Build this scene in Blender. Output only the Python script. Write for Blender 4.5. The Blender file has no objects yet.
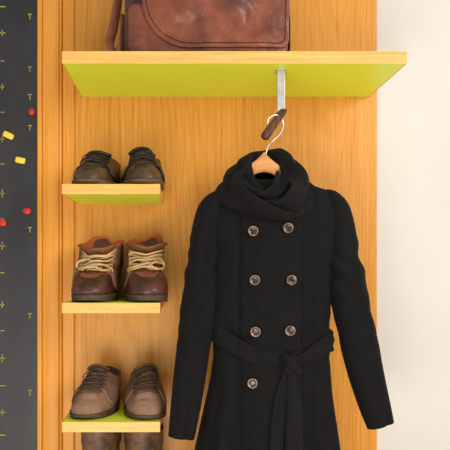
import bpy, math, random
from mathutils import Vector, noise, Matrix
random.seed(3)
pi=math.pi
S=0.003; D=1.93; CX=-0.135; CZ=1.28
def fx(d): return (D-d)/D
def PX(px,d): return CX+(px-180)*S*fx(d)
def PZ(py,d): return CZ-(py-265)*S*fx(d)
def PT(px,py,d): return Vector((PX(px,d),-d,PZ(py,d)))
def lerp(a,b,t): return a+(b-a)*t
def ss(a,b,x):
    t=max(0,min(1,(x-a)/(b-a))); return t*t*(3-2*t)
def spow(v,e): return math.copysign(abs(v)**e,v)
def srgb(r,g,b):
    def f(c):
        c/=255
        return c/12.92 if c<=.04045 else ((c+.055)/1.055)**2.4
    return (f(r),f(g),f(b),1)
def interp(tab,x):
    if x<=tab[0][0]: return tab[0][1:]
    for a,b in zip(tab,tab[1:]):
        if x<=b[0]:
            t=(x-a[0])/(b[0]-a[0]); return tuple(lerp(p,q,t) for p,q in zip(a[1:],b[1:]))
    return tab[-1][1:]
def catmull(pts,n):
    out=[]; P=[pts[0]]+list(pts)+[pts[-1]]
    for i in range(1,len(P)-2):
        for k in range(n):
            t=k/n; p0,p1,p2,p3=P[i-1],P[i],P[i+1],P[i+2]
            out.append(0.5*((2*p1)+(p2-p0)*t+(2*p0-5*p1+4*p2-p3)*t*t+(3*p1-p0-3*p2+p3)*t**3))
    out.append(P[-2].copy()); return out

# ---------- materials
def newmat(name,rough=.6,spec=.5):
    m=bpy.data.materials.new(name); m.use_nodes=True
    nt=m.node_tree; b=nt.nodes['Principled BSDF']
    b.inputs['Roughness'].default_value=rough
    b.inputs['Specular IOR Level'].default_value=spec
    return m,nt,b
def noisy(name,c1,c2,scale=20,rough=.6,spec=.5,stretch=(1,1,1),bump=.1,bscale=None,metal=0,sheen=0,detail=4,lo=.35,hi=.65):
    m,nt,b=newmat(name,rough,spec)
    tc=nt.nodes.new('ShaderNodeTexCoord'); mp=nt.nodes.new('ShaderNodeMapping'); mp.inputs['Scale'].default_value=stretch
    n=nt.nodes.new('ShaderNodeTexNoise'); n.inputs['Scale'].default_value=scale; n.inputs['Detail'].default_value=detail
    r=nt.nodes.new('ShaderNodeValToRGB'); r.color_ramp.elements[0].color=c1; r.color_ramp.elements[1].color=c2
    r.color_ramp.elements[0].position=lo; r.color_ramp.elements[1].position=hi
    L=nt.links
    L.new(tc.outputs['Object'],mp.inputs['Vector']); L.new(mp.outputs[0],n.inputs['Vector'])
    L.new(n.outputs['Fac'],r.inputs[0]); L.new(r.outputs[0],b.inputs['Base Color'])
    if bump:
        n2=nt.nodes.new('ShaderNodeTexNoise'); n2.inputs['Scale'].default_value=bscale or scale*4; n2.inputs['Detail'].default_value=3
        L.new(mp.outputs[0],n2.inputs['Vector'])
        bp=nt.nodes.new('ShaderNodeBump'); bp.inputs['Strength'].default_value=bump; bp.inputs['Distance'].default_value=.003
        L.new(n2.outputs['Fac'],bp.inputs['Height']); L.new(bp.outputs[0],b.inputs['Normal'])
    b.inputs['Metallic'].default_value=metal
    if sheen: b.inputs['Sheen Weight'].default_value=sheen; b.inputs['Sheen Roughness'].default_value=.5
    return m
def wood(name,base,dark,light,ax='Z',rough=.4,fine=70,str_=.5,long_=2.2,ring=True):
    m,nt,b=newmat(name,rough,.3); L=nt.links
    tc=nt.nodes.new('ShaderNodeTexCoord')
    def mapped(a,l):
        mp=nt.nodes.new('ShaderNodeMapping')
        mp.inputs['Scale'].default_value=(l,a,a) if ax=='X' else (a,a,l)
        L.new(tc.outputs['Object'],mp.inputs['Vector']); return mp
    a=mapped(fine,long_); n=nt.nodes.new('ShaderNodeTexNoise'); n.inputs['Scale'].default_value=2.2; n.inputs['Detail'].default_value=6; n.inputs['Roughness'].default_value=.65
    L.new(a.outputs[0],n.inputs['Vector'])
    r=nt.nodes.new('ShaderNodeValToRGB'); e=r.color_ramp.elements
    e[0].position=.32; e[0].color=dark; e[1].position=.66; e[1].color=light
    x=e.new(.46); x.color=base
    L.new(n.outputs['Fac'],r.inputs[0])
    c=mapped(3.6,.30); w=nt.nodes.new('ShaderNodeTexNoise'); w.inputs['Scale'].default_value=1.0; w.inputs['Detail'].default_value=1.0; w.inputs['Roughness'].default_value=.3
    L.new(c.outputs[0],w.inputs['Vector'])
    mu=nt.nodes.new('ShaderNodeMath'); mu.operation='MULTIPLY'; mu.inputs[1].default_value=260
    sn=nt.nodes.new('ShaderNodeMath'); sn.operation='SINE'
    L.new(w.outputs['Fac'],mu.inputs[0]); L.new(mu.outputs[0],sn.inputs[0])
    mr=nt.nodes.new('ShaderNodeMapRange'); mr.inputs['From Min'].default_value=-1; mr.inputs['From Max'].default_value=1
    L.new(sn.outputs[0],mr.inputs['Value'])
    r2=nt.nodes.new('ShaderNodeValToRGB'); r2.color_ramp.elements[0].color=(.78,.64,.46,1); r2.color_ramp.elements[1].color=(1,1,1,1); r2.color_ramp.elements[1].position=.3
    L.new(mr.outputs[0],r2.inputs[0])
    mx=nt.nodes.new('ShaderNodeMix'); mx.data_type='RGBA'; mx.blend_type='MULTIPLY'; mx.inputs[0].default_value=str_
    L.new(r.outputs[0],mx.inputs[6]); L.new(r2.outputs[0],mx.inputs[7]); L.new(mx.outputs[2],b.inputs['Base Color'])
    bp=nt.nodes.new('ShaderNodeBump'); bp.inputs['Strength'].default_value=.05; bp.inputs['Distance'].default_value=.002
    L.new(n.outputs['Fac'],bp.inputs['Height']); L.new(bp.outputs[0],b.inputs['Normal'])
    return m
OAK=wood('oak_veneer',srgb(220,148,54),srgb(198,121,32),srgb(229,163,70),fine=210,str_=.28,long_=2.2)
OAKT=wood('oak_trim',srgb(226,151,54),srgb(210,132,38),srgb(234,163,68),fine=160,str_=.15,long_=1.8)
EDGE=wood('oak_edge',srgb(230,174,92),srgb(218,157,74),srgb(238,188,108),ax='X',fine=60,str_=.08)
HANGW=wood('beech_hanger',srgb(214,146,84),srgb(196,126,64),srgb(226,164,100),ax='X',fine=50,str_=.1)
PEG=wood('walnut',srgb(84,50,30),srgb(58,34,20),srgb(110,70,44),fine=60,str_=.2)
LIME=noisy('lime_laminate',srgb(222,238,58),srgb(227,241,66),6,.45,.4,bump=0)
PLASTER=noisy('cream_plaster',srgb(212,207,199),srgb(218,213,205),3,.85,.2,bump=.06,bscale=90)
FLOOR=wood('floor_wood',srgb(214,188,152),srgb(194,164,126),srgb(226,202,168),ax='X',fine=20,str_=.2)
BOARD=noisy('chalkboard_paint',srgb(28,28,31),srgb(50,49,51),7,.45,.45,stretch=(1,1,.5),bump=.12,bscale=80,detail=8,lo=.3,hi=.75)
YPAINT=noisy('yellow_paint',srgb(160,140,50),srgb(184,162,66),30,.7,.2,bump=0)
YMAG=noisy('yellow_plastic',srgb(228,200,50),srgb(236,210,62),10,.4,.5,bump=0)
RMAG=noisy('red_plastic',srgb(190,34,30),srgb(204,44,38),10,.4,.5,bump=0)
STEEL=noisy('brushed_steel',srgb(186,186,184),srgb(212,212,210),40,.32,.5,bump=.03,metal=.75)
CHROME=noisy('chrome_wire',srgb(225,228,232),srgb(238,240,244),10,.3,.5,bump=0,metal=.7)
COAT=noisy('black_wool',srgb(12,11,12),srgb(16,15,16),40,.86,.18,bump=.06,bscale=900,sheen=.02)
COAT2=noisy('black_wool_belt',srgb(12,11,12),srgb(16,15,16),40,.84,.2,bump=.06,bscale=900,sheen=.025)
BUTTON=noisy('dark_horn',srgb(32,22,18),srgb(62,44,36),120,.2,.7,bump=0)
BUTRIM=noisy('antique_metal',srgb(110,88,72),srgb(140,116,96),60,.3,.5,bump=0,metal=.7)
BAGL=noisy('brown_leather',srgb(74,32,19),srgb(156,84,52),13,.4,.5,bump=.6,bscale=70,lo=.32,hi=.82,detail=9)
BAGD=noisy('dark_brown_leather',srgb(58,26,17),srgb(100,52,34),14,.42,.5,bump=.3,bscale=180)
BAGS=noisy('strap_leather',srgb(92,46,28),srgb(130,74,46),20,.45,.5,bump=.3,bscale=180)
STITCH=noisy('thread',srgb(54,26,17),srgb(70,36,24),40,.8,.2,bump=0)

# ---------- mesh helpers
import bmesh
COL=bpy.context.scene.collection
def mk(name,verts,faces,mats,parent=None,smooth=True,origin=Vector((0,0,0)),midx=None):
    me=bpy.data.meshes.new(name)
    me.from_pydata([tuple(Vector(v)-origin) for v in verts],[],faces)
    if not isinstance(mats,(list,tuple)): mats=[mats]
    for m in mats: me.materials.append(m)
    if smooth: me.polygons.foreach_set('use_smooth',[True]*len(me.polygons))
    if midx: me.polygons.foreach_set('material_index',midx)
    me.update()
    bm=bmesh.new(); bm.from_mesh(me); bmesh.ops.remove_doubles(bm,verts=bm.verts,dist=1e-6); bmesh.ops.recalc_face_normals(bm,faces=bm.faces); bm.to_mesh(me); bm.free()
    o=bpy.data.objects.new(name,me); COL.objects.link(o)
    if parent: o.parent=parent
    else: o.location=origin
    return o
def empty(name,loc,label,cat,group=None):
    e=bpy.data.objects.new(name,None); e.empty_display_size=.05; e.location=loc; COL.objects.link(e)
    e['label']=label; e['category']=cat
    if group: e['group']=group
    return e
def tag(o,label,cat,group=None):
    o['label']=label; o['category']=cat
    if group: o['group']=group
    return o
class M:
    def __init__(s): s.v=[]; s.f=[]; s.m=[]
    def grid(s,rows,closed=False,mi=0,flip=False):
        b=len(s.v); n=len(rows[0])
        for r in rows: s.v+= [Vector(p) for p in r]
        for j in range(len(rows)-1):
            for i in range(n if closed else n-1):
                k=(i+1)%n
                s.f.append((b+j*n+i,b+j*n+k,b+(j+1)*n+k,b+(j+1)*n+i)); s.m.append(mi)
        return b
    def cap(s,row,mi=0):
        b=len(s.v); s.v+=[Vector(p) for p in row]; s.f.append(tuple(range(b,b+len(row)))); s.m.append(mi)
    def tube(s,pts,r,n=8,mi=0,flat=1.0,up=None,closed=False):
        rows=[]
        N=len(pts)
        prev=None
        for i,p in enumerate(pts):
            a=pts[i-1] if (i>0 or closed) else pts[i]; c=pts[(i+1)%N] if (i<N-1 or closed) else pts[i]
            t=(c-a).normalized() if (c-a).length>1e-9 else Vector((0,0,1))
            if up is not None: ref=up[i] if isinstance(up,list) else up
            else: ref=prev if prev is not None else (Vector((0,1,0)) if abs(t.y)<.9 else Vector((1,0,0)))
            w=(ref-t*ref.dot(t)).normalized(); prev=w
            q=t.cross(w)
            rr=r[i] if isinstance(r,(list,tuple)) else r
            rr2=rr*(flat[i] if isinstance(flat,(list,tuple)) else flat)
            rows.append([p+w*(rr2*math.cos(2*pi*k/n))+q*(rr*math.sin(2*pi*k/n)) for k in range(n)])
        if closed: rows.append(rows[0])
        s.grid(rows,True,mi)
        if not closed: s.cap(rows[0],mi); s.cap(rows[-1],mi)
    def box(s,a,b,mi=0):
        x0,y0,z0=a; x1,y1,z1=b; k=len(s.v)
        s.v+=[Vector(p) for p in [(x0,y0,z0),(x1,y0,z0),(x1,y1,z0),(x0,y1,z0),(x0,y0,z1),(x1,y0,z1),(x1,y1,z1),(x0,y1,z1)]]
        for f in [(0,3,2,1),(4,5,6,7),(0,1,5,4),(1,2,6,5),(2,3,7,6),(3,0,4,7)]:
            s.f.append(tuple(k+i for i in f)); s.m.append(mi)
    def obj(s,name,mats,parent=None,origin=Vector((0,0,0)),smooth=True):
        return mk(name,s.v,s.f,mats,parent,smooth,Vector(origin),s.m)
def bevel(o,w=.003,n=2,ang=30):
    m=o.modifiers.new('bevel','BEVEL'); m.width=w; m.segments=n; m.limit_method='ANGLE'; m.angle_limit=math.radians(ang)
def solid(o,t,off=0):
    m=o.modifiers.new('solid','SOLIDIFY'); m.thickness=t; m.offset=off
def sub(o,n=1):
    m=o.modifiers.new('sub','SUBSURF'); m.levels=n; m.render_levels=n
def boxo(name,a,b,mat,parent=None,origin=None,bw=.002):
    q=M(); q.box(a,b)
    org=Vector(origin) if origin is not None else Vector(((a[0]+b[0])/2,(a[1]+b[1])/2,min(a[2],b[2])))
    o=q.obj(name,mat,parent,org,False)
    if bw: bevel(o,bw)
    return o

# ---------- setting
PR=PX(377,0); PLft=PX(75,0)
o=boxo('wall_back',(-2.2,.02,0),(2.4,.12,2.7),PLASTER,bw=0); o['kind']='structure'
o=boxo('floor',(-2.2,-3.2,-.1),(2.4,.12,-.0005),FLOOR,bw=0); o['kind']='structure'
panel=boxo('wall_panel',(PLft,0,.0),(PR,.0195,2.6),OAK,bw=.0015)
panel['kind']='structure'
def trimprof(name,pts):
    q=M(); rows=[[Vector((x,y,.0)) for x,y in pts],[Vector((x,y,2.6)) for x,y in pts]]
    q.grid(rows,True); q.cap(rows[0]); q.cap(rows[1])
    o=q.obj(name,OAKT,None,(pts[0][0],0,.0),False); bevel(o,.0012,2); o['kind']='structure'; return o
a=PX(62.5,0); b=PLft-.0005
trimprof('trim_1',[(a,.0195),(a,-.003),(a+.003,-.006),(b-.004,-.006),(b,-.002),(b,.0195)])
a=PX(42,.022); b=PX(62.5,0)-.0005
pr=[(a,.0195),(a,-.018)]
for k in range(9):
    u=k/8; pr.append((a+.004+(b-.012-a)*u,-.021-.004*math.sin(pi*u)))
pr+=[(b-.006,-.013),(b,-.010),(b,.0195)]
trimprof('trim_2',pr)
a2=PX(37,.022); b2=a-.0005
trimprof('trim_3',[(a2,.0195),(a2,-.019),(a2+.003,-.022),(b2-.002,-.022),(b2,-.020),(b2,.0195)])

# chalkboard
q=M(); xb=a2-.001
q.box((xb-.75,-.012,.0),(xb,.0195,2.4))
def mark(px,py,w,h):
    x=PX(px,.012); z=PZ(py,.012); w*=S; h*=S; y=-.0125
    k=len(q.v); q.v+=[Vector(p) for p in [(x-w/2,y,z-h/2),(x+w/2,y,z-h/2),(x+w/2,y,z+h/2),(x-w/2,y,z+h/2)]]
    q.f.append((k,k+1,k+2,k+3)); q.m.append(1)
rnd_=random.Random(5)
for i,py in enumerate(range(-22,470,27)):
    j=rnd_.uniform(-3,3); w_=rnd_.choice([4,6,6]); mark(2.5,py+j,w_,.9)
    if i%2==0: mark(2.2,py+j,.9,rnd_.choice([6,8]))
for i,py in enumerate(range(-12,470,27)):
    j=rnd_.uniform(-4,4)
    if i%4 in (0,1,3) and (py<130 or i%3==0): mark(30,py+j,4.2,.9); mark(30,py+j+2.5,.9,5)
chalk=q.obj('chalkboard',[BOARD,YPAINT],None,(xb-.3,0,.0),False)
tag(chalk,'dark grey chalkboard with small yellow measuring ticks beside the oak trim','chalkboard')
def magnet(px,py,w,h,rot,mat,lab,rnd=False):
    x=PX(px,.014); z=PZ(py,.014); q=M(); n=20 
    out=[]
    for k in range(n):
        t=2*pi*k/n; e=1 if rnd else .35
        out.append((spow(math.cos(t),e)*w*S/2,spow(math.sin(t),e)*h*S/2))
    rows=[]
    for sc,y in [(1,-.0121),(1,-.018),(.85,-.0205),(.01,-.0205)]:
        rows.append([Vector((p*sc,y,r*sc)) for p,r in out])
    q.grid(rows,True); q.cap(rows[0])
    o=q.obj('magnet',mat); o.location=(x,0,z); o.rotation_euler=(0,rot,0)
    tag(o,lab,'magnet','small magnets on the chalkboard')
magnet(32,112,6,7,0,RMAG,'small red magnet close to the wooden trim',True)
magnet(8.5,135.5,11,6,.45,YMAG,'tilted yellow rectangular magnet on the chalkboard')
magnet(20.5,160.5,10,6,.2,YMAG,'yellow rectangular magnet below the tilted one')
magnet(27.5,211,9,7,0,RMAG,'oval red magnet on the chalkboard',True)
magnet(3,223,8,7,0,RMAG,'round red magnet near a yellow tick',True)

# ---------- shelves
def shelf(x0,x1,dep,z0,z1,label,grp=None):
    e=empty('shelf',(x0/2+x1/2,0,z0),label,'shelf',grp)
    t=.003
    boxo('board',(x0+t,-dep+t,z0),(x1-t,-.0002,z1),LIME,e,e.location,.0008)
    q=M()
    q.box((x0,-dep,z0),(x1,-dep+t-.0002,z1)); q.box((x0,-dep+t,z0),(x0+t-.0002,-.0002,z1)); q.box((x1-t+.0002,-dep+t,z0),(x1,-.0002,z1))
    q.obj('edge_band',EDGE,e,e.location,False)
    return e
TZ0=1.784; TZ1=1.815
shelf(PX(62,.32),PX(407,.32),.32,TZ0,TZ1,'long lime green shelf with light wood edge holding a bag')
SX0,SX1=PX(62,.28),PX(160,.28)
g='small lime green shoe shelves'
SH=[PZ(184,.28),PZ(303,.28),PZ(422,.28),.54]
for z,l in zip(SH,['small lime green shelf holding dark brown shoes','small lime green shelf holding laced boots','small lime green shelf holding taupe suede shoes','small lime green shelf holding tall brown boots']):
    shelf(SX0,SX1,.28,z-.026,z,l,g)

# ---------- shoes
def shoe(name,loc,rot,side,p,mats,label,cat,grp):
    e=empty(name,loc,label,cat,grp); e.rotation_euler=(0,0,rot)
    L=p['L']; zs=p['sole']; zf,zd,zb=p['z']; sd=p['seed']+side*3
    def So(th,ex=0):
        c,s=math.cos(th),math.sin(th)
        yl=L*.5*(1+spow(c,.85)); k=yl/L
        hw=p['wh']+(p['wb']-p['wh'])*ss(0,.65,k)
        x=spow(s,.78)*hw+side*.016*(k*k-.4*k)
        return Vector((x+math.copysign(ex*abs(s),s),-(yl+ex*c),0))
    def C(th):
        c,s=math.cos(th),math.sin(th)
        w=p.get('cwob',0)*noise.noise(Vector((c*1.5,s*1.5,sd)))
        return Vector(((p['cb']+w)*spow(s,.9),-(p['cy']+p['ca']*c),zd+(zf-zd)*max(0,c)**2+(zb-zd)*max(0,-c)**2+w*.8))
    def F(th,t,off=0):
        def base(th,t):
            c=math.cos(th)
            P0=So(th); P3=C(th); od=Vector((P0.x-P3.x,P0.y-P3.y,0))
            od=od.normalized() if od.length>1e-6 else Vector((0,0,0))
            P0.z=zs
            P1=P0+Vector((0,0,p['h1']+ .008*max(0,-c)))+od*p.get('bul',.004)
            f=max(0,c)**1.5
            P2=P3+od*(p.get('m0',.008)+p['mf']*f)-Vector((0,0,p['dz']+p.get('dzf',0)*f))
            u=1-t
            P=P0*u**3+P1*3*u*u*t+P2*3*u*t*t+P3*t**3
            return P
        P=base(th,t)
        if p.get('wr'):
            w=noise.noise(Vector((P.x*40,P.y*70,P.z*50))+Vector((sd*3,p['seed'],0)))+.8*math.sin(P.y*210+sd)*ss(.25,.45,t)*(1-ss(.5,.6,t))*max(0,math.cos(th))
            P=P+Vector((0,-.3,1))*w*p['wr']*math.sin(pi*t)
        if off:
            a=base(th+.01,t)-base(th-.01,t); b=base(th,min(1,t+.01))-base(th,max(0,t-.01))
            n=a.cross(b)
            if n.length>1e-12:
                n.normalize()
                ref=So(th)-Vector((0,-L*.4,0)); ref.z=.06
                if n.dot(ref)<0: n=-n
                P=P+n*off
        return P
    NT=48
    q=M(); q.grid([[F(2*pi*i/NT,j/20) for i in range(NT)] for j in range(21)],True)
    up=q.obj('upper',mats['upper'],e); sub(up,1); solid(up,.002,-1)
    q=M(); rows=[]
    for ex,z in [(-.004,0),(.001,.002),(.003,.006),(.0025,zs*.6),(.004,zs*.7),(.004,zs),(-.004,zs+.001)]:
        r=[]
        for i in range(NT):
            th=2*pi*i/NT; v=So(th,ex); k=-v.y/L
            zz=z
            if z<zs*.5: zz=z+ .006*ss(.8,1.05,k)
            v.z=zz; r.append(v)
        rows.append(r)
    q.grid(rows,True); q.cap(rows[0]); q.cap(rows[-1])
    so=q.obj('sole',mats['sole'],e)
    ti=p['thin']
    def tl(th): return lerp(p['tq'],.06,ss(ti,1.35,th))
    for sg in (-1,1):
        q=M(); rows=[]
        for j in range(11):
            r=[]
            for i in range(25):
                th=ti+(pi-.02-ti)*i/24; t0=tl(th); t=t0+(1-t0)*j/10
                r.append(F(sg*th,t,.0026))
            rows.append(r)
        q.grid(rows); qo=q.obj('quarter',mats['quarter'],e); solid(qo,.0035,0)
        q=M()
        q.tube([F(sg*(ti+.05+(1.5-ti)*k/20),tl(ti+(1.5-ti)*k/20)+.05,.0048) for k in range(21)],.0007,5)
        q.obj('seam',mats['seam'],e)
        if 'fox' in mats:
            q=M(); rows=[]
            for j in range(7):
                rows.append([F(sg*(1.5+(pi-.02-1.5)*i/16),.03+(.30+.25*ss(0,1,i/16))*j/6,.005) for i in range(17)])
            q.grid(rows); qo=q.obj('heel_patch',mats['fox'],e); solid(qo,.002,0)
        if 'stay' in mats:
            q=M(); rows=[]
            for j in range(17):
                t=lerp(p['tq']+.01,.99,j/16); rows.append([F(sg*(ti+.02+.20*i/3),t,.0050) for i in range(4)])
            q.grid(rows); qo=q.obj('eyestay',mats['stay'],e); solid(qo,.002,0)
    if 'cap' in mats:
        q=M(); rows=[]
        for j in range(9):
            rows.append([F(-1.15+2.3*i/24,.03+(p['tcap']*(1-.25*abs(-1+2*i/24)**2))*j/8,.0022) for i in range(25)])
        q.grid(rows); qo=q.obj('toe_cap',mats['cap'],e); solid(qo,.003,0)
    q=M(); rows=[]
    for j in range(14):
        v=j/9; r=[]
        for i in range(9):
            th=(-.5+i/8)*2*(ti+.08)
            if v<=1: r.append(F(th,p['tq']-.06+(1.06-p['tq'])*v,.001))
            else:
                b0=F(th,1,.001); d=Vector((side*.15,p['tlean'],1)).normalized()
                k=(v-1)
                r.append(b0+d*k*p['tl']*2.2*(1-.35*abs(i/4-1)**2)+Vector((b0.x*.8*k,-.010*k*k*4,0)))
        rows.append(r)
    q.grid(rows); to=q.obj('tongue',mats['tongue'],e); solid(to,.005,0); 
    q=M(); rows=[]
    for sc,z in [(1.03,0),(1.0,.003),(.94,.0),(.93,-.02),(1.0 if zd<.12 else .9,-.05)]:
        rows.append([Vector((C(2*pi*i/NT).x*sc,-(p['cy'])+(C(2*pi*i/NT).y+p['cy'])*sc,C(2*pi*i/NT).z+z)) for i in range(NT)])
    rows.append([Vector((v.x*.8,v.y,zs+.012)) for v in rows[-1]])
    q.grid(rows,True); q.cap(rows[-1]); q.obj('lining',mats['lining'],e)
    q=M(); n=p['rows']; te=[lerp(p['tq']+.04,.97,i/(n-1)) for i in range(n)]
    le=ti+.14; lr=p['lr']; ls=p.get('loose',1)
    for i,t in enumerate(te):
        if i==0 or not p.get('cross'):
            q.tube([F(lerp(-le,le,k/8),t,.005+.004*ls*math.sin(pi*k/8)) for k in range(9)],lr,6)
        if i<n-1:
            for sg in (-1,1):
                jz=.5*ls*noise.noise(Vector((i*2.3,sg*5,sd)))*.06
                q.tube([F(sg*lerp(-le,le,k/8),min(1,lerp(t,te[i+1],k/8)+jz*math.sin(pi*k/8)),.005+(.0065 if sg>0 else .003)*ls*math.sin(pi*k/8)) for k in range(9)],lr,6)
    kn=F(0,p.get('kt',.9),.012)
    for sg in (-1,1):
        w=p.get('bow',1); a=.008*side
        q.tube(catmull([kn,kn+Vector((sg*.018*w,-.008,-.002+sg*a)),kn+Vector((sg*.034*w,-.012,-.012+sg*a)),kn+Vector((sg*.028*w,-.014,-.026*w)),kn+Vector((sg*.010*w,-.010,-.012)),kn],5),lr,6)
        q.tube(catmull([kn,kn+Vector((sg*.012*w,-.014,-.014)),kn+Vector((sg*.018*w,-.020,-.034*w)),kn+Vector((sg*(.028)*w+a,-.024,-.046*w))],5),lr,6)
    q.tube([kn+Vector((-.006,-.002,0)),kn+Vector((0,-.005,0)),kn+Vector((.006,-.002,0))],lr*2,8)
    q.obj('laces',mats['lace'],e)
    if p.get('eyelets'):
        for t in te:
            for sg in (-1,1):
                q=M()
                c=F(sg*le,t,.005); a=F(sg*(le+.05),t,.005)-c; n2=(F(sg*le,t,.01)-c).normalized(); a=(a-n2*a.dot(n2)).normalized(); b2=n2.cross(a)
                q.tube([c+a*.0045*math.cos(2*pi*k/10)+b2*.0045*math.sin(2*pi*k/10) for k in range(10)],.0014,5,closed=True)
                q.obj('eyelet',BUTRIM,e)
    return e
def lm(name,c1,c2,rough=.5,bump=.3,sc=30,bs=250,spec=.45): return noisy(name,srgb(*c1),srgb(*c2),sc,rough,spec,bump=bump,bscale=bs,detail=6)
m1=dict(upper=lm('dk_leather',(48,30,23),(94,66,50),.4,sc=24),quarter=lm('dk_leather_q',(40,26,21),(76,54,42),.42,sc=24),sole=lm('dk_sole',(84,62,44),(112,84,60),.7),
        tongue=lm('dk_tongue',(38,26,21),(58,42,33),.5),lining=lm('dk_lining',(28,20,17),(38,28,23),.8),lace=lm('dk_lace',(40,30,25),(70,54,44),.8),fox=lm('dk_fox',(38,26,21),(62,45,35),.4),seam=lm('dk_seam',(100,78,60),(116,92,72),.8))
p1=dict(L=.264,sole=.014,z=(.100,.078,.102),wh=.039,wb=.0555,cb=.043,ca=.064,cy=.078,h1=.034,mf=.055,dz=.018,dzf=.024,thin=.58,tq=.58,tl=.008,tlean=-.3,rows=4,lr=.0016,wr=.005,seed=1,cwob=.014,loose=1.8,bow=.8,kt=.78,cross=True)
m2=dict(upper=lm('burgundy_leather',(52,24,21),(108,62,48),.3,sc=22),quarter=lm('brown_oiled_leather',(70,42,30),(122,82,56),.38,sc=22),sole=lm('rubber_sole',(58,44,34),(84,66,50),.7),
        tongue=lm('brown_tongue',(106,60,36),(134,80,48),.55),lining=lm('orange_lining',(186,84,40),(206,102,54),.8,.1),lace=lm('tan_lace',(190,154,98),(220,186,130),.8),
        cap=lm('toe_leather',(50,24,22),(98,56,45),.28,sc=22),fox=lm('heel_leather',(60,32,25),(96,56,42),.4),stay=lm('pale_suede',(132,96,64),(160,122,84),.85),seam=lm('tan_seam',(150,112,72),(170,132,88),.8))
p2=dict(L=.264,sole=.020,z=(.126,.158,.174),wh=.040,wb=.0570,cb=.0565,ca=.062,cy=.078,h1=.046,mf=.026,m0=-.024,dz=.046,dzf=.0,thin=.64,tq=.46,tl=.026,tlean=-.5,rows=5,lr=.0029,wr=.006,seed=4,tcap=.40,eyelets=True,bow=1.4,cwob=.030,loose=3.2,kt=.78,cross=True,bul=.008)
m3=dict(upper=lm('taupe_suede',(104,76,58),(142,110,88),.97,.8,14,200,.05),quarter=lm('taupe_suede_q',(94,68,52),(128,98,78),.97,.8,14,200,.05),sole=lm('brown_sole',(62,42,34),(84,60,48),.6),
        tongue=lm('taupe_tongue',(84,62,48),(106,80,64),.95,spec=.1),lining=lm('brown_lining',(46,34,28),(60,46,38),.8),lace=lm('brown_lace',(66,48,38),(92,70,56),.8),seam=lm('suede_seam',(66,48,38),(82,62,50),.9))
p3=dict(L=.266,sole=.015,z=(.114,.084,.104),wh=.038,wb=.0555,cb=.040,ca=.060,cy=.076,h1=.040,mf=.055,dz=.018,dzf=.024,thin=.5,tq=.56,tl=.012,tlean=.0,rows=5,lr=.0016,wr=.005,seed=8,cwob=.010,loose=1.3,bow=.8,kt=.84,cross=True)
yh=-.008
XA,XB=PX(96,.2),PX(140,.2)
gg='pair of dark brown leather shoes'
shoe('shoe',(XA+.013,yh,SH[0]),-.09,-1,p1,m1,'dark brown leather lace-up shoe with scuffed toe','shoe',gg)
shoe('shoe',(XB+.003,yh-.004,SH[0]),.01,1,p1,m1,'dark brown leather lace-up shoe with loose laces','shoe',gg)
gg='pair of laced burgundy boots'
shoe('ankle_boot',(XA+.003,yh,SH[1]),-.04,-1,p2,m2,'burgundy leather ankle boot with tan laces','boot',gg)
shoe('ankle_boot',(XB+.008,yh-.002,SH[1]),.03,1,p2,m2,'burgundy leather ankle boot with orange lining and tan laces','boot',gg)
gg='pair of taupe suede shoes'
shoe('shoe',(XA+.018,yh+.003,SH[2]),-.14,-1,p3,m3,'taupe suede lace-up shoe with brown sole','shoe',gg)
shoe('shoe',(XB+.007,yh-.001,SH[2]),.02,1,p3,m3,'taupe suede lace-up shoe with rounded toe','shoe',gg)
# tall boots on lowest shelf
BOOTL=lm('boot_leather',(76,52,38),(126,90,66),.5); BOOTIN=lm('boot_lining',(48,32,26),(60,42,34),.8)
def tall_boot(x,side,rot):
    e=empty('boot',(x,yh,SH[3]),'tall brown leather pull-on boot under the suede shoes','boot','pair of tall brown boots'); e.rotation_euler=(0,0,rot)
    L=.265
    def So(th,ex=0):
        c,s=math.cos(th),math.sin(th); yl=L*.5*(1+spow(c,.85)); k=yl/L
        return Vector((spow(s,.78)*(lerp(.036,.05,ss(0,.65,k))+ex),-(yl+ex*c),0))
    q=M(); rows=[]
    for j in range(26):
        t=j/25; r=[]
        for i in range(40):
            th=2*pi*i/40; c=math.cos(th); P0=So(th); P0.z=.022
            sh=Vector((.048*math.sin(th),-(.085+.065*c),0))
            if t<.45:
                u=t/.45; P1=P0+Vector((0,0,.05)); P3=sh+Vector((0,0,.13)); P2=sh+Vector((0,-.04*max(0,c),.10)); w=1-u
                P=P0*w**3+P1*3*w*w*u+P2*3*w*u*u+P3*u**3
            else:
                u=(t-.45)/.55; P=Vector((sh.x*(1+.18*u),-.085+(sh.y+.085)*(1+.15*u),.13+.145*u+.012*u*c*c))
                P+=(P-Vector((0,-.085,P.z))).normalized()*.003*math.sin(t*40+th*2)*(1-u)
            r.append(P)
        rows.append(r)
    q.grid(rows,True); u=q.obj('upper',BOOTL,e); 
    top=rows[-1]; q=M()
    rr=[top,[Vector((v.x*.93,-.08+(v.y+.08)*.93,v.z+.001)) for v in top],[Vector((v.x*.9,-.08+(v.y+.08)*.9,.05)) for v in top]]
    q.grid(rr,True); q.cap(rr[-1]); q.obj('lining',BOOTIN,e)
    q=M(); rr=[]
    for ex,z in [(-.003,0),(.003,.003),(.004,.022),(-.003,.023)]:
        rr.append([So(2*pi*i/40,ex)+Vector((0,0,z)) for i in range(40)])
    q.grid(rr,True); q.cap(rr[0]); q.cap(rr[-1]); q.obj('sole',m1['sole'],e)
    for sg in (-1,1):
        q=M()
        a=Vector((sg*.054,-.078,.272))
        q.tube(catmull([a+Vector((0,.012,-.04)),a+Vector((0,.012,0)),a+Vector((0,.006,.012)),a+Vector((0,-.006,.012)),a+Vector((0,-.012,0)),a+Vector((0,-.012,-.04))],4),.002,6)
        q.obj('pull_tab',BOOTIN,e)
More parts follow.
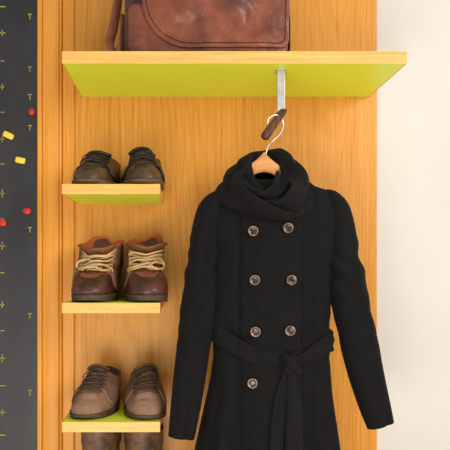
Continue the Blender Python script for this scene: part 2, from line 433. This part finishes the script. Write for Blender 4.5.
tall_boot(PX(99,.15),-1,-.02); tall_boot(PX(142,.15),1,.02)

# ---------- bag
Bd0,Bd1=.10,.292
bx0,bx1=PX(124,Bd1),PX(290,Bd1); BW=bx1-bx0; bxc=(bx0+bx1)/2; BH=.30
ZB=TZ1+.0005
bag=empty('messenger_bag',(bxc,-.2,ZB),'scuffed red-brown leather messenger bag standing on the long green shelf','bag')
bo=bag.location
def rrect(x0,x1,z0,z1,r,n=8,rt=None,rl=None):
    rt=r if rt is None else rt; rl=r if rl is None else rl
    out=[]
    for cx,cz,a0,rr in [(x1-r,z0+r,-pi/2,r),(x1-rt,z1-rt,0,rt),(x0+rt,z1-rt,pi/2,rt),(x0+rl,z0+rl,pi,rl)]:
        for k in range(n+1):
            a=a0+pi/2*k/n; out.append((cx+rr*math.cos(a),cz+rr*math.sin(a)))
    return out
def bwob(X,Z): return noise.noise(Vector((X*11,Z*13,3)))+.45*noise.noise(Vector((X*30,Z*34+X*20,7)))
def slab(name,x0,x1,z0,z1,r,yf,yb,mat,puff=.006,rt=None,par=bag,org=bo,edge=.004,wob=0,rl=None):
    q=M(); cx,cz=(x0+x1)/2,(z0+z1)/2; rows=[]
    out=rrect(x0,x1,z0,z1,r,8,rt,rl)
    dn=[]
    for i,(x,z) in enumerate(out):
        x2,z2=out[(i+1)%len(out)]; n_=max(1,int(math.hypot(x2-x,z2-z)/.012))
        for k in range(n_): dn.append((lerp(x,x2,k/n_),lerp(z,z2,k/n_)))
    def ring(ins,y):
        rr=[]
        for x,z in dn:
            sx=1-ins/((x1-x0)/2); sz=1-ins/((z1-z0)/2)
            X,Z=cx+(x-cx)*sx,cz+(z-cz)*sz
            rr.append(Vector((X,y-(wob*bwob(X,Z) if wob else 0),Z)))
        return rr
    rows.append(ring(edge,yb)); rows.append(ring(0,yb-edge)); rows.append(ring(0,yf+edge)); rows.append(ring(edge*.3,yf+edge*.3)); rows.append(ring(edge,yf))
    h=min(x1-x0,z1-z0)/2
    for k in [.06,.12]+[i/16 for i in range(3,16)]+[.99]:
        rows.append(ring(edge+(h-edge)*k,yf-puff*math.sin(k*pi/2)))
    q.grid(rows,True); q.cap(rows[0]); q.cap(rows[-1])
    return q.obj(name,mat,par,org)
slab('body',bx0,bx1,ZB,ZB+BH,.018,-Bd1+.014,-Bd0,BAGD,.004,wob=.008)
slab('front_pocket',bx0+.010,bx1-.006,ZB+.004,ZB+.13,.016,-Bd1-.002,-Bd1+.02,BAGL,.003,wob=.009)
fx0=bx0+.046; fx1=bx1-.003
slab('flap',fx0,fx1,ZB+.016,ZB+BH+.004,.022,-Bd1-.011,-Bd1-.002,BAGL,.001,rt=.01,wob=.013,rl=.12,edge=.002)
slab('flap_top',fx0,fx1,ZB+BH-.002,ZB+BH+.01,.005,-Bd1-.012,-Bd0+.01,BAGL,0,edge=.003)
q=M(); ins=.010; rr=rrect(fx0+ins,fx1-ins,ZB+.016+ins,ZB+BH-.01,.020,8,.01,.118)
dn=[]
for i,(x,z) in enumerate(rr):
    x2,z2=rr[(i+1)%len(rr)]; n_=max(1,int(math.hypot(x2-x,z2-z)/.01))
    for k in range(n_): dn.append((lerp(x,x2,k/n_),lerp(z,z2,k/n_)))
q.tube([Vector((x,-Bd1-.0118-.013*bwob(x,z),z)) for x,z in dn],.001,5,closed=True)
q.obj('stitching',STITCH,bag,bo)
q=M()
path=catmull([Vector((bx0+.01,-.20,ZB+BH-.04)),Vector((bx0-.010,-.215,ZB+BH-.05)),Vector((bx0-.018,-.235,ZB+.18)),Vector((bx0-.030,-.25,ZB+.09)),Vector((bx0-.040,-.262,ZB+.04)),Vector((bx0-.030,-.265,ZB+.014)),Vector((bx0-.010,-.26,ZB+.022)),Vector((bx0-.004,-.25,ZB+.06)),Vector((bx0-.004,-.24,ZB+.12))],6)
q.tube(path,.015,10,flat=.16,up=Vector((1,-.9,.05)))
q.obj('shoulder_strap',BAGS,bag,bo)
q=M()
path=catmull([Vector((bx1-.01,-.2,ZB+BH-.03)),Vector((bx1+.004,-.215,ZB+BH-.06)),Vector((bx1+.004,-.25,ZB+.12)),Vector((bx1+.003,-.262,ZB+.03)),Vector((bx1+.001,-.262,ZB+.012))],6)
q.tube(path,.016,10,flat=.14,up=Vector((1,0,.05)))
q.obj('side_strap',BAGS,bag,bo)

# ---------- hook + hanger
HD=.27
hx=PX(281,HD)
hk=empty('coat_hook',(hx,-HD,TZ0),'steel bracket with dark walnut peg fixed under the green shelf','coat hook')
q=M(); w=.010
q.box((hx-w,-HD-.003,PZ(112,HD)),(hx+w,-HD+.003,TZ0-.003)); q.box((hx-w*1.2,-HD-.012,TZ0-.003),(hx+w*1.2,-HD+.03,TZ0-.0002))
bo_=q.obj('bracket',STEEL,hk,hk.location,False); bevel(bo_,.0015)
q=M(); A=PT(284.5,109,HD-.006); B=PT(264,138,HD+.040)
q.tube([A,lerp(A,B,.04),lerp(A,B,.5),lerp(A,B,.95),B],[.008,.0102,.0112,.0118,.009],14,flat=.7)
q.obj('peg',PEG,hk,hk.location)
CD=.25
hg=empty('clothes_hanger',PT(265,185,CD),'pale wooden clothes hanger with steel hook holding the coat','clothes hanger')
q=M(); rows=[]
for k in range(33):
    u=-1+2*k/32; X=PX(264,CD)+u*.140
    zc=PZ(162,CD)-.088*abs(u)**1.0
    h=lerp(.023,.010,abs(u)**.6); th=.008+.004*abs(u)
    if abs(u)<.12: h+=.004*(1-abs(u)/.12)
    r=[]
    for i in range(14):
        a=2*pi*i/14; r.append(Vector((X,-CD+.03*u*u+th*spow(math.cos(a),.7),zc+h*spow(math.sin(a),.7))))
    rows.append(r)
q.grid(rows,True); q.cap(rows[0]); q.cap(rows[-1]); q.obj('shoulder_bar',HANGW,hg,hg.location)
q=M()
tp=PT(265,156,CD)
w=PT
path=catmull([tp,w(268.5,146,CD),w(273,141,.26),w(280,134,.267),w(283.5,125,.272),w(281,117.5,.278),w(275,115,.285),w(269,118.5,.288),w(267.5,124,.288)],6)
q.tube(path,.0019,8); q.obj('hook',CHROME,hg,hg.location)

# ---------- coat
coat=empty('coat',PT(268,600,CD),'black double-breasted wool coat with tied belt and draped collar','coat')
co=coat.location
T=[(180,250,294,.020),(185,234,311,.030),(190,222,327,.038),(197,212,338,.045),(208,210,342,.052),(225,211,340,.060),(250,213,336,.066),(280,213,333,.060),(305,213,330,.052),(330,213,328,.048),(350,213,329,.051),(375,211,331,.060),(400,207,333,.068),(450,198,339,.078),(520,187,347,.088),(600,176,357,.098)]
T=[(PZ(a,CD),PX(b,CD),PX(c,CD),d) for a,b,c,d in T]; T.sort()
zt=T[-1][0]; zb_=T[0][0]; zw=PZ(345,CD)
def sm_interp(z):
    a=[interp(T,z+k) for k in (-.02,-.01,0,.01,.02)] if z<zt-.06 else [interp(T,z)]
    return [sum(v)/len(a) for v in zip(*a)]
def bodyP(th,z,off=0):
    x0,x1,dp=sm_interp(z); cx=(x0+x1)/2; rx=(x1-x0)/2
    s,c=math.sin(th),math.cos(th)
    X=cx+rx*spow(s,.85); Y=-CD-dp*spow(c,.8)
    low=ss(zw+.02,zb_+.12,z)
    f=.026*low*(math.sin(7*th+.9+.4*math.sin(z*5))+.55*math.sin(13*th+2+z*3))*(.35+.65*abs(c))
    f+=.003*noise.noise(Vector((X*10,Y*8,z*7)))
    up=ss(zw+.05,zw+.2,z)
    f+=.005*up*noise.noise(Vector((X*14+z*8,2,z*10-X*8)))
    f+=.007*noise.noise(Vector((X*20+z*16,Y*8,z*34-X*14)))*math.exp(-((z-zw-.03)/.07)**2)
    f+=.003*math.sin((X+z*.7)*120)*math.exp(-((z-zw-.045)/.035)**2)*ss(.2,.6,abs(s))
    n=Vector((s*dp,-c*rx,0)).normalized()
    for sx in (PX(236,CD)-.03*(z-zw)**2,PX(309,CD)):
        if c>0: f-=.005*math.exp(-((X-sx-.01*(z-zw))/.0035)**2)
    return Vector((X,Y,z))+n*(f+off)
def front(x,z,off=0):
    return min((bodyP(-1.45+2.9*i/140,z,off) for i in range(141)),key=lambda p:abs(p.x-x))
NT=170; NZ=130
q=M(); rows=[]
for j in range(NZ+1):
    z=lerp(zb_,zt,j/NZ); rows.append([bodyP(2*pi*i/NT,z) for i in range(NT)])
rows=[[Vector((lerp(co.x,p.x,.93),lerp(-CD,p.y,.93),p.z+.02)) for p in rows[0]]]+rows
q.grid(rows,True); q.cap(rows[-1])
q.obj('body',COAT,coat,co)
q=M(); rows=[]
zs0=PZ(206,.32)
for j in range(91):
    z=lerp(zb_+.002,zs0,j/90)
    xr=PX(301,.32)+.003*math.sin(z*7); xl=PX(242,.32)
    rows.append([front(lerp(xl,xr,i/18),z,lerp(.0,.0090,min(1,i/6))) for i in range(19)])
q.grid(rows); fp=q.obj('front_panel',COAT,coat,co); solid(fp,.004,0)
def sleeve(pts,sd):
    pts=[(Vector((PX(a,d),-d,PZ(b,d))),h*S*fx(d),dd) for a,b,h,d,dd in pts]
    P=catmull([p[0] for p in pts],10); R=catmull([Vector((p[1],p[2],0)) for p in pts],10)
    q=M(); rows=[]; n=40; N=len(P)
    for i,p in enumerate(P):
        t=(P[min(N-1,i+1)]-P[max(0,i-1)]).normalized(); yv=Vector((0,-1,0)); yv=(yv-t*yv.dot(t)).normalized(); xv=yv.cross(t)
        r=[]
        for k in range(n):
            a=2*pi*k/n; v=p+xv*R[i].x*spow(math.cos(a),.85)+yv*R[i].y*math.sin(a)
            nn=(xv*math.cos(a)+yv*math.sin(a))
            u=i/N
            wv=noise.noise(Vector((v.x*9,v.y*9,v.z*7+sd)))*.004+noise.noise(Vector((v.x*16,v.y*14,v.z*30+v.x*30+sd)))*.008*math.exp(-((u-.58)/.15)**2)
            wv+=.003*math.sin(v.z*110+v.x*90+sd)*math.exp(-((u-.56)/.10)**2)
            wv-=.007*math.exp(-((a-1.25)/.22)**2)*ss(.25,.4,u)
            r.append(v+nn*wv*ss(0,.15,u))
        rows.append(r)
    end=rows[-1]; c=sum(end,Vector())/n
    rows.append([c+(v-c)*.93-t*.001 for v in end]); rows.append([c+(v-c)*.86-t*.04 for v in end])
    q.grid(rows,True); q.cap(rows[0]); q.cap(rows[-1])
    o=q.obj('sleeve',COAT,coat,co)
sleeve([(232,192,3,.25,.015),(221,198,9,.25,.032),(212,208,13,.25,.040),(207.5,224,14.5,.25,.042),(205,242,15,.252,.042),(203,265,16,.255,.040),(199,300,17,.26,.038),(193,350,17,.265,.035),(186.3,400,15.5,.27,.032),(181.5,437,13.4,.272,.030)],0)
sleeve([(324,192,3,.25,.015),(331,197,8,.25,.030),(337,208,12,.25,.038),(340,224,13.5,.25,.041),(341.5,242,15,.252,.042),(344,265,17,.255,.040),(349.5,300,18.5,.26,.038),(360.5,350,18.5,.265,.035),(373,400,16.5,.27,.032),(380.5,425,14,.272,.030)],7)
# collar (wide draped shawl rising to the hanger, wrapped diagonally)
rows=[]
nc=Vector((PX(266,CD),-CD,0)); NT2=140
def pk(py): return PZ(py,CD)
def crease(ph): return 2*abs(math.sin(ph/2))**.75-1.25
for j in range(61):
    t=j/60; r=[]
    for i in range(NT2):
        th=2*pi*i/NT2
        if th>pi: th-=2*pi
        s,c=math.sin(th),math.cos(th); fr=max(0,c)**1.1; bk=max(0,-c)
        rt=math.exp(-((th-1.9)/.8)**2)
        tip=math.exp(-((th-.35)/.55)**2)
        zi=pk(176)-.012*fr; zr=pk(155)+(pk(147)-pk(155))*bk+(pk(190)-pk(155))*fr+.014*rt
        zq=pk(164)+(pk(154)-pk(164))*bk+(pk(197)-pk(164))*fr+.008*rt
        zm=pk(178)+(pk(206)-pk(178))*fr; zo=pk(197)+(pk(212)-pk(197))*fr-.026*tip
        K=[(0,.030,.020,zi),(.14,.037,.034,zr-.012),(.22,.046,.046,zr),(.32,.060,.057,zr-.008),(.5,.084,.072,zq-.002),(.75,.114,.084,zm),(1,.139,.080,zo)]
        rx,ry,z=interp(K,t)
        ph=6.4*pi*t+2.0*th+.2
        ff=ss(.22,.45,t)*(1-.75*ss(.8,1,t))*(.45+.55*ss(-.4,.4,c))
        fold=.0085*crease(ph)*ff
        r.append(Vector((nc.x+(rx+fold*.7)*spow(s,.95),nc.y-(ry+fold)*c,z+fold*.7)))
    rows.append(r)
inner=[[Vector((nc.x,nc.y,0))+Vector(((p.x-nc.x)*.84,(p.y-nc.y)*.84,p.z-.010)) for p in r] for r in rows[14:][::-1]]
q=M(); q.grid(rows+inner+[[Vector((p.x,p.y,p.z-.004)) for p in rows[0]]]+[rows[0]],True)
def roll(pts,rad,flat=.45):
    P=catmull([PT(*p) for p in pts],8); n=len(P)
    R=[max(.003,rad*math.sin(pi*min(1,max(0,(i+.5)/n)))**.65) for i in range(n)]
    q.tube(P,R,18,flat=flat,up=Vector((0,1,.9)))
# long diagonal lapel over the opposite side
roll([(247,166,.27),(236,180,.303),(243,195,.328),(261,207,.342),(282,215,.342),(300,216,.325)],.022,.34)
roll([(284,157,.262),(294,172,.292),(296,187,.318),(287,199,.334),(273,206,.340)],.020,.36)
roll([(277,170,.286),(277,183,.312),(267,193,.332),(253,196,.336)],.012,.5)
cl=q.obj('collar',COAT2,coat,co)
rm=cl.modifiers.new('rm','REMESH'); rm.mode='VOXEL'; rm.voxel_size=.0025; rm.use_smooth_shade=True
sm=cl.modifiers.new('sm','SMOOTH'); sm.factor=.5; sm.iterations=8
# belt
KX=PX(289,.31); KZ=PZ(363,.31)
def beltz(X):
    xs=[(PX(214,CD),PZ(330,CD)),(PX(232,.29),PZ(344,.29)),(PX(250,.30),PZ(354,.30)),(PX(268,.30),PZ(361,.30)),(PX(289,.30),PZ(363,.30)),(PX(308,.29),PZ(355,.29)),(PX(326,CD),PZ(340,CD))]
    return interp(xs,X)[0]
q=M(); n=160; hb=.024
cl_=[]
for i in range(n):
    th=2*pi*i/n; c=math.cos(th); X=bodyP(th,zw).x
    bz=sum(beltz(X+k*.008) for k in (-2,-1,0,1,2))/5
    z=bz if c>-.05 else lerp(bz,PZ(335,CD),min(1,-c*2))
    cl_.append((th,z))
rows=[]
def bw_(th): 
    d=abs(math.atan2(math.sin(th-.35),math.cos(th-.35))); return hb*(1-.45*math.exp(-(d/.2)**2))
for u in [-1,-.95,-.6,-.3,0,.3,.6,.95,1]:
    rows.append([bodyP(th,z,.0)+ (bodyP(th,z,1)-bodyP(th,z,0))*(.0115+.0022*math.sin(5*u+5*th)-(.003 if abs(u)==1 else 0)) + Vector((0,0,bw_(th)*u)) for th,z in cl_])
inn=[[bodyP(th,z,-.004)+Vector((0,0,bw_(th)*u)) for th,z in cl_] for u in (1,-1)]
rows+=inn+[rows[0]]
q.grid(rows,True)
q.obj('belt',COAT2,coat,co)
q=M(); kc=front(KX,KZ,.022)
rr=[]
for j in range(15):
    ph=-pi/2+pi*j/14; r=[]
    for i in range(24):
        a=2*pi*i/24; v=Vector((.019*math.cos(ph)*spow(math.cos(a),.7),.013*math.cos(ph)*math.sin(a),.024*spow(math.sin(ph),.8)+.008*math.cos(a)*math.cos(ph)))
        r.append(kc+v)
    rr.append(r)
q.grid(rr,True)
q.tube(catmull([kc+Vector((-.019,.004,.018)),kc+Vector((-.009,-.011,.013)),kc+Vector((.005,-.016,.000)),kc+Vector((.015,-.007,-.014)),kc+Vector((.019,.004,-.020))],6),.011,12,flat=.4,up=Vector((0,1,0)))
kn_=q.obj('belt_knot',COAT2,coat,co)
def tail(x0,x1,z1,wd,ph,ex):
    q=M(); rows=[]; N=30
    for j in range(N+1):
        t=j/N; z=lerp(KZ-.006,z1,t); x=lerp(x0,x1,t)+.004*math.sin(t*7+ph)
        w=lerp(.010,wd,ss(0,.2,t)); 
        base=max(-front(x,z,0).y,-front(x-w,z,0).y,-front(x+w,z,0).y)+ex+.003*math.sin(t*5+ph)
        rows.append([Vector((x+w*k/2,-base-.003*math.cos(k*1.4+ph+t*2),z+k*.003)) for k in (-2,-1,0,1,2)])
    q.grid(rows); o=q.obj('belt_tail',COAT2,coat,co); solid(o,.005,0); sub(o,1)
tail(KX+.003,PX(293,.34),PZ(520,.34),.020,0,.016)
tail(KX-.008,PX(271,.34),PZ(478,.34),.018,2,.012)
# buttons
def button(px,py):
    d=.32; x,z=PX(px,d),PZ(py,d); c=front(x,z,.0145)
    a=front(x+.01,z); b=front(x-.01,z); 
    prof=[(0.001,.0015),(.006,.0012),(.0085,.0022),(.010,.0045),(.0122,.0048),(.0134,.003),(.0131,-.001),(.006,-.003),(.001,-.003)]
    q=M(); rows=[]; yaw=math.atan2(-(a.y-b.y),(a.x-b.x)); R=Matrix.Rotation(-yaw,3,'Z')
    for r,h in prof: rows.append([c+R@Vector((r*math.cos(2*pi*i/24),-h,r*math.sin(2*pi*i/24))) for i in range(24)])
    q.grid(rows[:3],True,0); q.grid(rows[2:6],True,1); q.grid(rows[5:],True,0)
    for sx,sz in ((-1,-1),(1,-1),(-1,1),(1,1)):
        q.tube([c+R@Vector((sx*.0028,-.0022,sz*.0028)),c+R@Vector((sx*.0028,-.0028,sz*.0028))],.0011,6,mi=2)
    q.tube([c+Vector((0,.001,0)),c+Vector((0,.009,0))],.003,6,mi=2,up=Vector((1,0,0)))
    q.obj('button',[BUTTON,BUTRIM,COAT],coat,co)
for p in [(253,231),(287,228),(255,280),(291,280),(256,332),(291,331),(253,383)]: button(*p)

# ---------- lights, world, camera
W=bpy.data.worlds.new('w'); bpy.context.scene.world=W; W.use_nodes=True
bg=W.node_tree.nodes['Background']; bg.inputs[0].default_value=(1,.98,.95,1); bg.inputs[1].default_value=.66
def area(loc,tgt,size,power,col):
    l=bpy.data.lights.new('window_and_fill_light','AREA'); l.size=size; l.energy=power; l.color=col
    o=bpy.data.objects.new('window_and_fill_light',l); COL.objects.link(o); o.location=loc
    o.rotation_euler=(Vector(tgt)-Vector(loc)).to_track_quat('-Z','Y').to_euler()
area((1.5,-2.0,2.1),(0,0,1.2),.9,32,(1,.96,.90))
area((-.4,-2.1,.3),(0,0,1.6),1.3,37,(1,.98,.94))  # low fill light added to brighten the shelf undersides, not a window
cam=bpy.data.cameras.new('cam'); co_=bpy.data.objects.new('camera',cam); COL.objects.link(co_)
co_.location=(CX,-D,CZ); co_.rotation_euler=(pi/2,0,0)
cam.sensor_width=36; cam.lens=36*D/(450*S); cam.shift_x=45/450; cam.shift_y=40/450; cam.clip_start=.02
bpy.context.scene.camera=co_
bpy.context.scene.view_settings.view_transform='Standard'
